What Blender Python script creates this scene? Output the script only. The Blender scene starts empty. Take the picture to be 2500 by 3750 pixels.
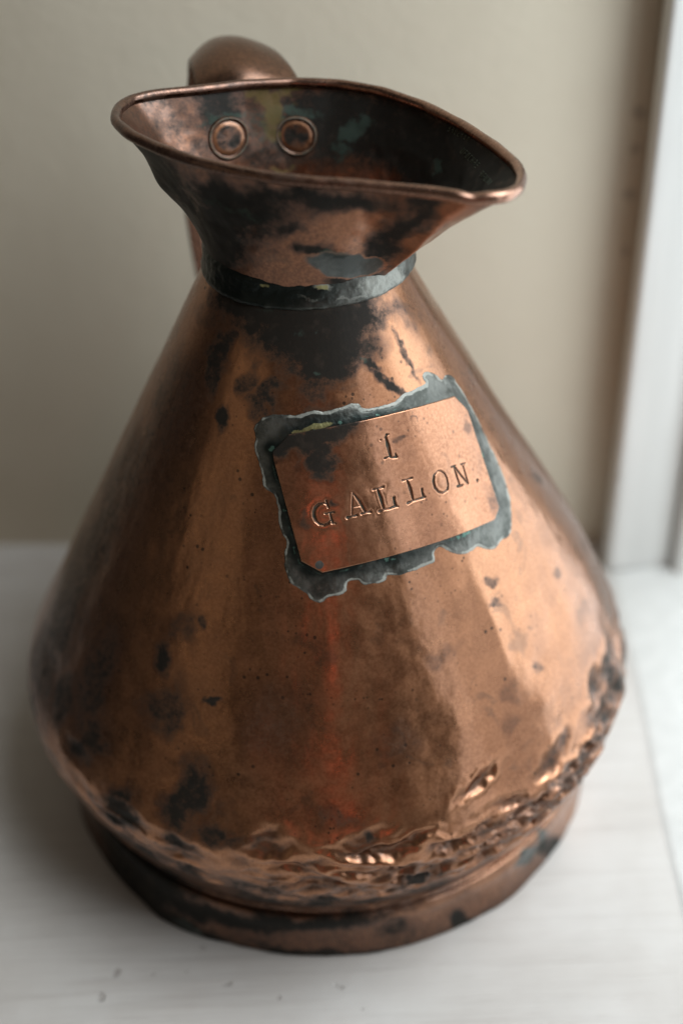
import bpy, math
import numpy as np

# ------------------------------------------------------------------ camera
F, PITCH, ROLL, YAW = 5000.0, math.radians(36.403), math.radians(-1.818), math.radians(1.151)
CAM = np.array([0.0, -0.4007, 0.4149])
fw = np.array([math.sin(YAW) * math.cos(PITCH), math.cos(YAW) * math.cos(PITCH), -math.sin(PITCH)])
_r = np.array([math.cos(YAW), -math.sin(YAW), 0.0])
_u = np.cross(_r, fw)
rt = math.cos(ROLL) * _r + math.sin(ROLL) * _u
up = math.cos(ROLL) * _u - math.sin(ROLL) * _r

scene = bpy.context.scene
col = scene.collection
cam_data = bpy.data.cameras.new("camera")
cam = bpy.data.objects.new("camera", cam_data)
col.objects.link(cam)
from mathutils import Matrix
cam.matrix_world = Matrix(((rt[0], up[0], -fw[0], CAM[0]), (rt[1], up[1], -fw[1], CAM[1]),
                           (rt[2], up[2], -fw[2], CAM[2]), (0, 0, 0, 1)))
cam_data.sensor_fit = 'VERTICAL'
cam_data.sensor_height = 36.0
cam_data.lens = 36.0 * F / 3750.0
cam_data.clip_start = 0.02
cam_data.clip_end = 50.0
cam_data.dof.use_dof = True
cam_data.dof.focus_distance = 0.418
cam_data.dof.aperture_fstop = 3.6
cam_data.dof.aperture_blades = 9
scene.camera = cam

# ------------------------------------------------------------------ world and lights
world = bpy.data.worlds.new("World")
scene.world = world
world.use_nodes = True
wb = world.node_tree.nodes["Background"]
wb.inputs[0].default_value = (1.0, 0.97, 0.90, 1)
wb.inputs[1].default_value = 0.036

ROOM = math.radians(-3.8)
CR, SR = math.cos(ROOM), math.sin(ROOM)


def rw(x, y, z):
    return (x * CR - y * SR, x * SR + y * CR, z)


def area(name, loc, direction, sx, sy, power, colr):
    ld = bpy.data.lights.new(name, 'AREA')
    ld.shape = 'RECTANGLE'
    ld.size, ld.size_y = sx, sy
    ld.energy = power
    ld.color = colr
    o = bpy.data.objects.new(name, ld)
    col.objects.link(o)
    from mathutils import Vector
    o.location = loc
    o.rotation_euler = Vector(direction).to_track_quat('-Z', 'Y').to_euler()
    return o


# daylight through the window on the right: bright sky high up; lower down two panes and a duller one between them
area("upper_pane_light", rw(0.42, -0.15, 0.95), rw(-1, 0.0, -0.9), 0.70, 0.60, 7.6, (0.92, 0.97, 1.0))
area("window_pane_light", rw(0.212, -0.010, 0.33), rw(-1, 0, 0), 0.16, 0.60, 0.82, (0.88, 0.96, 1.0))
area("window_pane_light", rw(0.212, -0.145, 0.33), rw(-1, 0, 0), 0.11, 0.60, 0.16, (0.95, 0.96, 1.0))
area("window_pane_light", rw(0.212, -0.237, 0.33), rw(-1, 0, 0), 0.07, 0.60, 0.215, (0.92, 0.96, 1.0))
# added unseen lamps for the dim room's reflections: front, warm front left, red streak
area("added_front_light", (0.10, -2.2, 0.75), (0, 1, -0.15), 2.7, 1.5, 1.10, (1.0, 0.78, 0.60))
area("added_side_light", (-1.10, -0.85, 0.50), (1.0, 0.72, -0.30), 0.75, 0.8, 0.40, (1.0, 0.80, 0.55))
area("added_red_light", (0.06, -1.9, 0.56), (0, 1, -0.18), 0.27, 0.18, 0.33, (1.0, 0.24, 0.14))

vs = scene.view_settings
vs.view_transform = 'Standard'
vs.look = 'None'
vs.exposure = 0.10
vs.gamma = 1.0
vs.use_curve_mapping = False
scene.cycles.max_bounces = 8
scene.cycles.use_denoising = True


# ------------------------------------------------------------------ helpers: rays, noise, meshes
def ray(px, py):
    d = fw * F + rt * (px - 1250.0) + up * (1875.0 - py)
    return d / np.linalg.norm(d)


def at_z(px, py, z):
    d = ray(px, py)
    return CAM + d * ((z - CAM[2]) / d[2])


_rng = np.random.RandomState(7)
_perm = np.concatenate([_rng.permutation(256)] * 3).astype(np.int64)
_g = _rng.normal(size=(256, 3))
_g /= np.linalg.norm(_g, axis=1)[:, None]


def perlin(P):
    P = np.asarray(P, float)
    I = np.floor(P).astype(np.int64)
    f = P - I
    I &= 255
    w = f * f * f * (f * (f * 6 - 15) + 10)
    out = 0.0
    for dx in (0, 1):
        for dy in (0, 1):
            for dz in (0, 1):
                h = _perm[_perm[_perm[(I[..., 0] + dx) & 255] + ((I[..., 1] + dy) & 255)] + ((I[..., 2] + dz) & 255)]
                g = _g[h]
                n = g[..., 0] * (f[..., 0] - dx) + g[..., 1] * (f[..., 1] - dy) + g[..., 2] * (f[..., 2] - dz)
                wx = w[..., 0] if dx else 1 - w[..., 0]
                wy = w[..., 1] if dy else 1 - w[..., 1]
                wz = w[..., 2] if dz else 1 - w[..., 2]
                out = out + n * wx * wy * wz
    return out * 1.6


def fbm(P, octaves=4, gain=0.55):
    P = np.asarray(P, float)
    a, s, o = 1.0, 0.0, 0.0
    for k in range(octaves):
        o = o + a * perlin(P * 2.03 ** k + 17.3 * k)
        s += a
        a *= gain
    return o / s


def sst(a, b, x):
    t = np.clip((x - a) / (b - a), 0, 1)
    return t * t * (3 - 2 * t)


def mesh_object(name, V, Fc, mat, parent=None, attrs=None, smooth=True):
    V = np.asarray(V, np.float32)
    Fc = np.asarray(Fc, np.int32)
    me = bpy.data.meshes.new(name)
    n, k = Fc.shape
    me.vertices.add(len(V))
    me.vertices.foreach_set("co", V.ravel())
    me.loops.add(n * k)
    me.loops.foreach_set("vertex_index", Fc.ravel())
    me.polygons.add(n)
    me.polygons.foreach_set("loop_start", np.arange(0, n * k, k, dtype=np.int32))
    me.polygons.foreach_set("loop_total", np.full(n, k, np.int32))
    me.polygons.foreach_set("use_smooth", np.full(n, smooth, bool))
    me.update(calc_edges=True)
    me.validate()
    if attrs:
        for an, av in attrs.items():
            a = me.attributes.new(an, 'FLOAT_COLOR', 'POINT')
            a.data.foreach_set("color", np.ascontiguousarray(av, np.float32).ravel())
    me.materials.append(mat)
    o = bpy.data.objects.new(name, me)
    col.objects.link(o)
    o.parent = parent
    return o


def grid_faces(nr, nc, wrap=False):
    i = np.arange(nr - 1)[:, None]
    j = np.arange(nc if wrap else nc - 1)[None, :]
    j2 = (j + 1) % nc
    f = np.stack(np.broadcast_arrays(i * nc + j, i * nc + j2, (i + 1) * nc + j2, (i + 1) * nc + j), -1)
    return f.reshape(-1, 4)


def boxes(name, blist, mat, parent=None, bevel=0.002, xf=rw):
    import bmesh
    bm = bmesh.new()
    for (x0, x1, y0, y1, z0, z1) in blist:
        vs_ = [bm.verts.new(xf(x, y, z)) for x in (x0, x1) for y in (y0, y1) for z in (z0, z1)]
        for q in ((0, 1, 3, 2), (4, 6, 7, 5), (0, 4, 5, 1), (2, 3, 7, 6), (0, 2, 6, 4), (1, 5, 7, 3)):
            bm.faces.new([vs_[k] for k in q])
    bmesh.ops.recalc_face_normals(bm, faces=bm.faces)
    if bevel:
        bmesh.ops.bevel(bm, geom=list(bm.edges), offset=bevel, segments=3, affect='EDGES', profile=0.6)
    me = bpy.data.meshes.new(name)
    bm.to_mesh(me)
    bm.free()
    for p in me.polygons:
        p.use_smooth = True
    try:
        me.set_sharp_from_angle(angle=math.radians(50))
    except Exception:
        pass
    me.materials.append(mat)
    o = bpy.data.objects.new(name, me)
    col.objects.link(o)
    o.parent = parent
    return o


# ------------------------------------------------------------------ material helpers
class NT:
    def __init__(self, name):
        self.m = bpy.data.materials.new(name)
        self.m.use_nodes = True
        self.t = self.m.node_tree
        self.b = self.t.nodes["Principled BSDF"]
        tc = self.t.nodes.new("ShaderNodeTexCoord")
        self.obj = tc.outputs["Object"]

    def link(self, a, b):
        self.t.links.new(a, b)

    def _set(self, sock, v):
        if hasattr(v, "is_linked") or isinstance(v, bpy.types.NodeSocket):
            self.link(v, sock)
        else:
            sock.default_value = v

    def mapping(self, scale=(1, 1, 1), rot=(0, 0, 0), loc=(0, 0, 0)):
        n = self.t.nodes.new("ShaderNodeMapping")
        n.inputs["Scale"].default_value = scale
        n.inputs["Rotation"].default_value = rot
        n.inputs["Location"].default_value = loc
        self.link(self.obj, n.inputs["Vector"])
        return n.outputs[0]

    def noise(self, scale, detail=4, rough=0.55, vec=None, dist=0.0):
        n = self.t.nodes.new("ShaderNodeTexNoise")
        n.inputs["Scale"].default_value = scale
        n.inputs["Detail"].default_value = detail
        n.inputs["Roughness"].default_value = rough
        n.inputs["Distortion"].default_value = dist
        self.link(vec or self.obj, n.inputs["Vector"])
        return n.outputs["Fac"]

    def voronoi(self, scale, vec=None, rand=1.0):
        n = self.t.nodes.new("ShaderNodeTexVoronoi")
        n.inputs["Scale"].default_value = scale
        n.inputs["Randomness"].default_value = rand
        self.link(vec or self.obj, n.inputs["Vector"])
        return n.outputs["Distance"], n.outputs["Color"]

    def math(self, op, a, b=0.0, c=None):
        n = self.t.nodes.new("ShaderNodeMath")
        n.operation = op
        self._set(n.inputs[0], a)
        self._set(n.inputs[1], b)
        if c is not None:
            self._set(n.inputs[2], c)
        return n.outputs[0]

    def step(self, lo, hi, x, a=0.0, b=1.0):
        n = self.t.nodes.new("ShaderNodeMapRange")
        n.interpolation_type = 'SMOOTHSTEP'
        self._set(n.inputs["Value"], x)
        self._set(n.inputs["From Min"], lo)
        self._set(n.inputs["From Max"], hi)
        n.inputs["To Min"].default_value = a
        n.inputs["To Max"].default_value = b
        return n.outputs["Result"]

    def mix(self, fac, a, b):
        n = self.t.nodes.new("ShaderNodeMix")
        n.data_type = 'RGBA'
        self._set(n.inputs[0], fac)
        self._set(n.inputs[6], a if not isinstance(a, tuple) else (*a, 1))
        self._set(n.inputs[7], b if not isinstance(b, tuple) else (*b, 1))
        return n.outputs[2]

    def mixf(self, fac, a, b):
        n = self.t.nodes.new("ShaderNodeMix")
        n.data_type = 'FLOAT'
        self._set(n.inputs[0], fac)
        self._set(n.inputs[2], a)
        self._set(n.inputs[3], b)
        return n.outputs[0]

    def attr(self, name):
        n = self.t.nodes.new("ShaderNodeAttribute")
        n.attribute_name = name
        s = self.t.nodes.new("ShaderNodeSeparateColor")
        self.link(n.outputs["Color"], s.inputs[0])
        return s.outputs[0], s.outputs[1], s.outputs[2], n.outputs["Alpha"]

    def bump(self, h, strength, dist, normal=None):
        n = self.t.nodes.new("ShaderNodeBump")
        n.inputs["Strength"].default_value = strength
        n.inputs["Distance"].default_value = dist
        self.link(h, n.inputs["Height"])
        if normal:
            self.link(normal, n.inputs["Normal"])
        return n.outputs[0]

    def out(self, color=None, rough=None, metal=None, normal=None):
        for k, v in (("Base Color", color), ("Roughness", rough), ("Metallic", metal), ("Normal", normal)):
            if v is None:
                continue
            if isinstance(v, tuple):
                v = (*v, 1)
            self._set(self.b.inputs[k], v)
        return self.m


COPPER_LIGHT = (0.54, 0.265, 0.140)
COPPER_MID = (0.345, 0.155, 0.075)
COPPER_BROWN = (0.25, 0.110, 0.053)


def copper_material(name, light=COPPER_LIGHT, mid=COPPER_MID, brown=COPPER_BROWN, rough=0.295, soft=(0.30, 1.05), pits=1.0, mott=1.0):
    """tarnished copper; attribute 'patina' = (dark crust and painted shade, verdigris, worn bright and painted highlight, grey solder)"""
    t = NT(name)
    dark, green, worn, grey = t.attr("patina")
    n1 = t.noise(28, 5, 0.6, dist=0.4)
    n2 = t.noise(120, 4, 0.6)
    n3 = t.noise(900, 3, 0.7)
    base = t.mix(t.step(0.32, 0.68, n1), brown, mid)
    base = t.mix(t.step(0.42, 0.70, n2), base, mid)
    fine = t.step(0.35, 0.65, n3)
    base = t.mix(t.math('MULTIPLY', fine, 0.45), base, light)
    base = t.mix(t.math('MULTIPLY', worn, 0.85), base, light)
    speck = t.step(0.52, 0.74, t.noise(1300, 3, 0.75))
    base = t.mix(t.math('MULTIPLY', speck, 0.55), base, brown)
    # small dark freckles and pits
    v1, c1 = t.voronoi(210)
    gate = t.step(0.50, 0.62, t.noise(35, 2, 0.5))
    pit = t.math('MULTIPLY', t.step(0.16, 0.09, v1), gate)
    v2, c2 = t.voronoi(420)
    gate2 = t.step(0.52, 0.7, t.noise(60, 2, 0.5))
    pit2 = t.math('MULTIPLY', t.step(0.22, 0.12, v2), gate2)
    pit = t.math('MULTIPLY', t.math('MAXIMUM', pit, pit2), 0.8 * pits)
    blot = t.step(0.60, 0.70, t.noise(75, 4, 0.55, dist=0.8))
    base = t.mix(t.math('MULTIPLY', blot, 0.45 * mott), base, (0.13, 0.08, 0.055))
    base = t.mix(pit, base, (0.03, 0.025, 0.02))
    # crust: attribute sharpened by fine noise
    nd = t.noise(420, 6, 0.78)
    dk = t.math('ADD', dark, t.math('MULTIPLY', t.math('SUBTRACT', nd, 0.5), 1.5))
    dk = t.step(soft[0], soft[1], dk)
    halo = t.step(0.02, 0.62, t.math('ADD', dark, t.math('MULTIPLY', t.math('SUBTRACT', n2, 0.5), 0.5)))
    base = t.mix(t.math('MULTIPLY', halo, 0.62), base, (0.115, 0.056, 0.036))
    crust = t.mix(t.step(0.5, 0.75, t.noise(200, 3, 0.6)), (0.011, 0.016, 0.0155), (0.030, 0.029, 0.025))
    c = t.mix(t.math('MULTIPLY', dk, 0.93), base, crust)
    gr = t.math('ADD', green, t.math('MULTIPLY', t.math('SUBTRACT', t.noise(420, 5, 0.75), 0.5), 1.5))
    gr = t.step(0.40, 0.95, gr)
    c = t.mix(t.math('MULTIPLY', gr, 0.58), c, (0.055, 0.085, 0.068))
    gy = t.step(0.4, 0.6, grey)
    c = t.mix(gy, c, t.mix(t.step(0.4, 0.65, n2), (0.045, 0.052, 0.048), (0.095, 0.105, 0.098)))
    met = t.mixf(dk, 1.0, 0.12)
    met = t.mixf(gr, met, 0.0)
    met = t.mixf(gy, met, 0.25)
    ro = t.mixf(t.step(0.3, 0.7, n2), rough - 0.04, rough + 0.08)
    t.link(t.mixf(t.math('MAXIMUM', dk, t.step(0.4, 0.6, grey)), 0.5, 0.10), t.b.inputs['Specular IOR Level'])
    ro = t.mixf(dk, ro, 0.40)
    ro = t.mixf(gr, ro, 0.75)
    # fine scratches
    sc = t.noise(1.0, 3, 0.6, vec=t.mapping((1500, 1500, 60), (0.2, 0.35, 0.1)))
    h = t.math('ADD', t.math('MULTIPLY', n3, 0.6), t.math('MULTIPLY', sc, 0.35))
    h = t.math('SUBTRACT', h, t.math('MULTIPLY', pit, 0.6))
    h = t.math('ADD', h, t.math('MULTIPLY', dk, 0.25))
    nb = t.bump(h, 0.22, 0.00022)
    t.b.inputs["Coat IOR"].default_value = 1.75
    t.b.inputs["Coat Roughness"].default_value = 0.20
    t.link(t.math('MULTIPLY', t.math('SUBTRACT', 1.0, t.math('MAXIMUM', dk, gr)), 0.32), t.b.inputs["Coat Weight"])
    return t.out(c, ro, met, nb)


def solder_material(name):
    """attribute 'patina' = (dark, verdigris, pale edge, yellow)"""
    t = NT(name)
    dark, green, pale, yel = t.attr("patina")
    n1 = t.noise(120, 5, 0.65)
    n2 = t.noise(600, 4, 0.7)
    base = t.mix(t.step(0.38, 0.62, n1), (0.062, 0.066, 0.058), (0.16, 0.163, 0.148))
    base = t.mix(t.math('MULTIPLY', t.step(0.5, 0.75, n2), 0.4), base, (0.22, 0.225, 0.205))
    dk = t.step(0.20, 1.0, t.math('ADD', dark, t.math('MULTIPLY', t.math('SUBTRACT', n1, 0.5), 1.0)))
    base = t.mix(dk, base, (0.017, 0.023, 0.021))
    g = t.step(0.5, 0.72, t.math('ADD', green, t.math('MULTIPLY', t.math('SUBTRACT', t.noise(300, 4, 0.7), 0.5), 0.9)))
    base = t.mix(g, base, (0.09, 0.17, 0.14))
    pl = t.step(0.35, 0.85, t.math('ADD', pale, t.math('MULTIPLY', t.math('SUBTRACT', n2, 0.5), 0.7)))
    base = t.mix(t.math('MULTIPLY', pl, 0.75), base, (0.34, 0.35, 0.31))
    yl = t.step(0.45, 0.7, t.math('ADD', yel, t.math('MULTIPLY', t.math('SUBTRACT', n2, 0.5), 0.6)))
    base = t.mix(yl, base, (0.30, 0.28, 0.13))
    met = t.mixf(pl, 0.80, 0.15)
    sc = t.noise(1.0, 2, 0.6, vec=t.mapping((500, 500, 80), (0.5, 0.3, 0.6)))
    h = t.math('ADD', t.math('MULTIPLY', n1, 1.0), t.math('ADD', t.math('MULTIPLY', n2, 0.5), t.math('MULTIPLY', sc, 0.6)))
    return t.out(base, t.mixf(n1, 0.28, 0.50), met, t.bump(h, 0.5, 0.0004))


# ------------------------------------------------------------------ setting: sill, wall, window frame
def sill_material():
    t = NT("white_painted_wood")
    spots, dirt, _, _ = t.attr("marks")
    grain = t.noise(1.0, 5, 0.6, vec=t.mapping((9, 170, 60), (0, 0, -ROOM)))
    grain2 = t.noise(1.0, 4, 0.65, vec=t.mapping((26, 520, 200), (0, 0, -ROOM)))
    cloud = t.noise(14, 4, 0.55)
    c = t.mix(t.step(0.35, 0.7, cloud), (0.585, 0.555, 0.520), (0.655, 0.635, 0.605))
    c = t.mix(t.math('MULTIPLY', t.step(0.48, 0.72, grain), 0.34), c, (0.46, 0.425, 0.39))
    c = t.mix(t.math('MULTIPLY', t.step(0.58, 0.72, grain2), 0.30), c, (0.40, 0.355, 0.32))
    sp = t.step(0.40, 0.75, t.math('ADD', spots, t.math('MULTIPLY', t.math('SUBTRACT', t.noise(260, 4, 0.65), 0.5), 0.7)))
    c = t.mix(t.math('MULTIPLY', sp, 0.34), c, (0.17, 0.13, 0.105))
    dr = t.step(0.35, 0.75, t.math('ADD', dirt, t.math('MULTIPLY', t.math('SUBTRACT', grain, 0.5), 0.9)))
    c = t.mix(t.math('MULTIPLY', dr, 0.5), c, (0.42, 0.36, 0.32))
    h = t.math('ADD', t.math('MULTIPLY', grain, 0.7), t.math('MULTIPLY', grain2, 0.45))
    h = t.math('ADD', h, t.math('MULTIPLY', t.noise(45, 4, 0.55), 0.6))
    h = t.math('SUBTRACT', h, t.math('MULTIPLY', sp, 0.5))
    return t.out(c, t.mixf(grain, 0.36, 0.55), None, t.bump(h, 0.8, 0.0011))


def plaster_material():
    t = NT("beige_painted_plaster")
    n = t.noise(9, 4, 0.55)
    f = t.noise(260, 4, 0.6)
    c = t.mix(t.step(0.35, 0.68, n), (0.59, 0.535, 0.425), (0.635, 0.58, 0.465))
    sc = t.step(0.70, 0.80, t.noise(60, 5, 0.6))
    c = t.mix(t.math('MULTIPLY', sc, 0.25), c, (0.36, 0.32, 0.27))
    for (sx, sy, rad) in ((2342, 412, 0.0042), (2326, 545, 0.0032), (2306, 712, 0.0042), (2288, 922, 0.0030)):
        d = ray(sx, sy)
        nx, ny = -SR, CR
        q = CAM + d * ((0.136 - (CAM[0] * nx + CAM[1] * ny)) / (d[0] * nx + d[1] * ny))
        vm = t.t.nodes.new("ShaderNodeVectorMath")
        vm.operation = 'DISTANCE'
        t.link(t.obj, vm.inputs[0])
        vm.inputs[1].default_value = tuple(q)
        near = t.step(rad, rad * 0.3, t.math('ADD', vm.outputs["Value"], t.math('MULTIPLY', t.math('SUBTRACT', f, 0.5), rad)))
        c = t.mix(t.math('MULTIPLY', near, 0.42), c, (0.20, 0.18, 0.155))
    h = t.math('ADD', t.math('MULTIPLY', f, 0.5), t.noise(35, 4, 0.5))
    return t.out(c, 0.75, None, t.bump(h, 0.4, 0.0012))


def frame_material():
    t = NT("white_gloss_paint")
    n = t.noise(1.0, 4, 0.6, vec=t.mapping((120, 120, 9)))
    c = t.mix(t.step(0.4, 0.7, n), (0.72, 0.73, 0.71), (0.78, 0.79, 0.77))
    ch = t.step(0.68, 0.74, t.noise(70, 5, 0.6))
    c = t.mix(t.math('MULTIPLY', ch, 0.4), c, (0.5, 0.48, 0.44))
    return t.out(c, t.mixf(n, 0.34, 0.5), None, t.bump(n, 0.35, 0.0006))


M_SILL, M_WALL, M_FRAME = sill_material(), plaster_material(), frame_material()
WALL_Y = 0.1360


def blob_mask(V, blobs, where, warp=0.0, wscale=200.0, seed=0.0):
    """blobs given as photo pixels; 'where' turns a pixel into a point of the surface"""
    m = np.zeros(len(V))
    W = V
    if warp:
        W = V + warp * np.stack([fbm(V * wscale + seed, 3), fbm(V * wscale + 31.7 + seed, 3),
                                 fbm(V * wscale + 77.1 + seed, 3)], -1)
    for (bx, by, rx, ry, ang, k) in blobs:
        P = where(bx, by)
        ca, sa = math.cos(math.radians(ang)), math.sin(math.radians(ang))
        ex = where(bx + 6 * ca, by + 6 * sa) - P
        ey = where(bx - 6 * sa, by + 6 * ca) - P
        ex = ex / 6 * rx
        ey = ey / 6 * ry
        G = np.array([[ex @ ex, ex @ ey], [ex @ ey, ey @ ey]])
        d = W - P
        R2 = 2.5 * max(np.linalg.norm(ex), np.linalg.norm(ey))
        idx = np.where((d * d).sum(1) < R2 * R2)[0]
        if len(idx) == 0:
            continue
        uv = np.stack([d[idx] @ ex, d[idx] @ ey], -1) @ np.linalg.inv(G)
        rho = np.hypot(uv[:, 0], uv[:, 1])
        m[idx] = np.maximum(m[idx], k * np.clip(1.5 - rho, 0, 1))
    return m


def build_sill():
    # one closed slab: fine grid on top where the photograph looks, coarse rim outside it
    xs = np.concatenate([[-0.34, -0.30], np.linspace(-0.27, 0.165, 330), [0.185, 0.21]])
    ys = np.concatenate([[-1.1, -0.8, -0.5, -0.36], np.linspace(-0.27, 0.125, 300), [0.14, 0.16]])
    X, Y = np.meshgrid(xs, ys)
    nr, nc = X.shape
    P = np.stack(rw(X, Y, 0 * X), -1).reshape(-1, 3)
    spots = blob_mask(P, [(425, 3562, 14, 18, 20, 1), (690, 3555, 10, 14, 0, .9), (1240, 3612, 36, 15, 15, .62),
                          (1020, 3650, 12, 12, 0, .9), (745, 3468, 12, 16, 0, .7), (830, 3600, 30, 10, 0, .75),
                          (370, 3650, 16, 14, 0, .9), (1330, 3700, 26, 8, 40, .6), (560, 3560, 12, 12, 0, .7),
                          (980, 3480, 14, 10, 0, .6), (2360, 3430, 14, 8, 10, .5), (2420, 3560, 30, 8, 60, .5)],
                      lambda x, y: at_z(x, y, 0.0), 0.002, 300)
    dirt = blob_mask(P, [(900, 3640, 520, 110, 0, .42), (300, 3560, 340, 90, 0, .35), (120, 2080, 260, 60, 0, .5)], lambda x, y: at_z(x, y, 0.0), 0.01, 60)
    A = np.stack([spots, dirt, 0 * dirt, 0 * dirt], -1)
    P[:, 2] += 0.00025 * fbm(P * np.array([30, 160, 1]), 3)
    n = nr * nc
    B = P.copy()
    B[:, 2] = -0.032
    top = grid_faces(nr, nc)
    idx = np.arange(n).reshape(nr, nc)
    loop = np.concatenate([idx[0, :], idx[1:, -1], idx[-1, -2::-1], idx[-2:0:-1, 0]])
    l2 = np.roll(loop, -1)
    side = np.stack([l2, loop, loop + n, l2 + n], -1)
    c = [idx[0, 0] + n, idx[-1, 0] + n, idx[-1, -1] + n, idx[0, -1] + n]
    o = mesh_object("window_sill", np.concatenate([P, B]), np.concatenate([top, side, [c]]), M_SILL,
                    attrs={"marks": np.concatenate([A, A])})
    o["kind"] = "structure"
    return o


build_sill()
wall = boxes("wall", [(-0.46, 0.30, WALL_Y, WALL_Y + 0.10, -0.60, 1.1)], M_WALL, bevel=0)
wall["kind"] = "structure"

frame = bpy.data.objects.new("window_frame", None)
col.objects.link(frame)
frame.location = rw(0.16, 0.10, 0)
frame["label"] = "white painted window frame standing on the sill beside the beige wall"
frame["category"] = "window frame"


def framed(o):
    o.parent = frame
    o.matrix_parent_inverse = Matrix.Translation(frame.location).inverted()
    return o


framed(boxes("jamb", [(0.1285, 0.158, 0.1120, 0.1290, 0.0005, 0.95)], M_FRAME, bevel=0.003))
framed(boxes("jamb_moulding", [(0.1585, 0.176, 0.103, 0.1265, 0.0005, 0.95)], M_FRAME, bevel=0.004))
framed(boxes("jamb_stop", [(0.1765, 0.205, 0.100, 0.1265, 0.0005, 0.95)], M_FRAME, bevel=0.004))


def build_rail():
    prof = [(0.1290, -0.0010), (0.1310, 0.0002), (0.1330, 0.0011), (0.144, 0.0034), (0.152, 0.0048), (0.160, 0.0058),
            (0.180, 0.0072), (0.184, 0.0110), (0.186, 0.0190), (0.205, 0.0190), (0.205, -0.0010)]
    V = []
    ys = np.linspace(-1.0, 0.1115, 60)
    for y in ys:
        for (x, z) in prof:
            V.append(rw(x + 0.0006 * math.sin(y * 40), y, z))
    k = len(prof)
    f = grid_faces(len(ys), k, wrap=True)
    o = mesh_object("bottom_rail", V, f, M_FRAME, smooth=False)
    import bmesh
    bm = bmesh.new()
    bm.from_mesh(o.data)
    bm.verts.ensure_lookup_table()
    bm.faces.new([bm.verts[i] for i in range(k)][::-1])
    bm.faces.new([bm.verts[(len(ys) - 1) * k + i] for i in range(k)])
    bmesh.ops.recalc_face_normals(bm, faces=bm.faces)
    bm.to_mesh(o.data)
    bm.free()
    return framed(o)


build_rail()

# ------------------------------------------------------------------ the jug
jug = bpy.data.objects.new("copper_jug", None)
col.objects.link(jug)
jug["label"] = "dented copper one gallon measuring jug with flared mouth and riveted strap handle"
jug["category"] = "jug"

K = 0.5173                      # cone: r falls by K per metre of height
RN, ZN = 0.0327, 0.2216         # neck
SINB = K / math.sqrt(1 + K * K)


def cone_r(z):
    return RN + (ZN - z) * K


prof_pts = [(0.0985, 0.0272), (0.1020, 0.0270), (0.1040, 0.0285), (0.1054, 0.0315), (0.1085, 0.0385), (0.1115, 0.0460), (0.1135, 0.0530),
            (0.1142, 0.0590), (0.1136, 0.0640), (0.1118, 0.0690), (0.1090, 0.0745), (cone_r(0.082), 0.082)]
prof_pts += [(cone_r(z), z) for z in np.linspace(0.09, ZN, 20)]
prof_pts = np.array(prof_pts)


def resample(pts, n):
    d = np.concatenate([[0], np.cumsum(np.hypot(*np.diff(pts, axis=0).T))])
    # Catmull-Rom through the points
    t = np.linspace(0, d[-1], n)
    out = []
    m = np.gradient(pts, d, axis=0)
    i = np.clip(np.searchsorted(d, t, side='right') - 1, 0, len(d) - 2)
    h = (d[i + 1] - d[i])
    s = ((t - d[i]) / h)[:, None]
    h = h[:, None]
    return ((2 * s**3 - 3 * s**2 + 1) * pts[i] + (s**3 - 2 * s**2 + s) * h * m[i]
            + (-2 * s**3 + 3 * s**2) * pts[i + 1] + (s**3 - s**2) * h * m[i + 1])


def wrapa(a):
    return (a + math.pi) % (2 * math.pi) - math.pi


DENTS = []   # filled below: (theta, z, radius_theta(m), radius_z(m), depth)


def make_folds():
    """random hammer dents and folds round the lower shoulder, densest at the front right"""
    rs = np.random.RandomState(21)
    out = []
    while len(out) < 270:
        a = rs.uniform(-3.0, 0.55)
        dens = 0.10 + 0.90 * math.exp(-((a + 0.85) / 0.85) ** 2)
        if rs.rand() > dens:
            continue
        side = math.exp(-((a + 0.05) / 0.5) ** 2)
        zc = 0.0535 + 0.006 * side + rs.normal() * (0.0085 + 0.003 * side)
        if not 0.034 < zc < 0.082:
            continue
        ru = rs.uniform(0.0035, 0.0115) * (1 - 0.35 * side)
        rv = rs.uniform(0.0013, 0.0030) * (1 + 1.3 * side)
        out.append((a, zc, ru, rv, rs.uniform(-0.35, 0.35), rs.uniform(0.0005, 0.0018) * (0.45 + 0.55 * dens) * (1 - 0.45 * side)))
    return out


FOLDS = make_folds()


def crumple(th, z):
    """displacement, hollow mask and raised-lip mask of the crumpled band"""
    d = np.zeros_like(th)
    hol = np.zeros_like(th)
    lip = np.zeros_like(th)
    sel = np.where((z > 0.028) & (z < 0.10))[0]
    if len(sel) == 0:
        return d, hol, lip
    t_, z_ = th[sel], z[sel]
    Q = np.stack([np.cos(t_) * 0.113, np.sin(t_) * 0.113, z_], -1)
    wt = t_ + 0.016 * fbm(Q * 170, 2)
    wz = z_ + 0.0016 * fbm(Q * 170 + 33, 2)
    dd, hh, ll = np.zeros_like(t_), np.zeros_like(t_), np.zeros_like(t_)
    for (a, zc, ru, rv, rot, dep) in FOLDS:
        m = np.where((np.abs(wz - zc) < 3.2 * (rv + ru * 0.4)) & (np.abs(wrapa(wt - a)) * 0.113 < 3.2 * ru))[0]
        if len(m) == 0:
            continue
        x = wrapa(wt[m] - a) * 0.113
        y = wz[m] - zc
        u = (x * math.cos(rot) + y * math.sin(rot)) / ru
        v = (-x * math.sin(rot) + y * math.cos(rot)) / rv
        q = np.sqrt(u * u + v * v)
        h = np.exp(-q ** 2.2)
        l = np.exp(-((q - 1.5) / 0.5) ** 2)
        dd[m] += dep * (-h + 0.30 * l)
        hh[m] = np.maximum(hh[m], h * min(1, dep / 0.0007))
        ll[m] = np.maximum(ll[m], l * min(1, dep / 0.0007))
    dd = np.clip(dd, -0.0024, 0.0014) * sst(0.0285, 0.034, z_)
    d[sel], hol[sel], lip[sel] = dd, hh, ll * (1 - hh)
    return d, hol, lip


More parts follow.
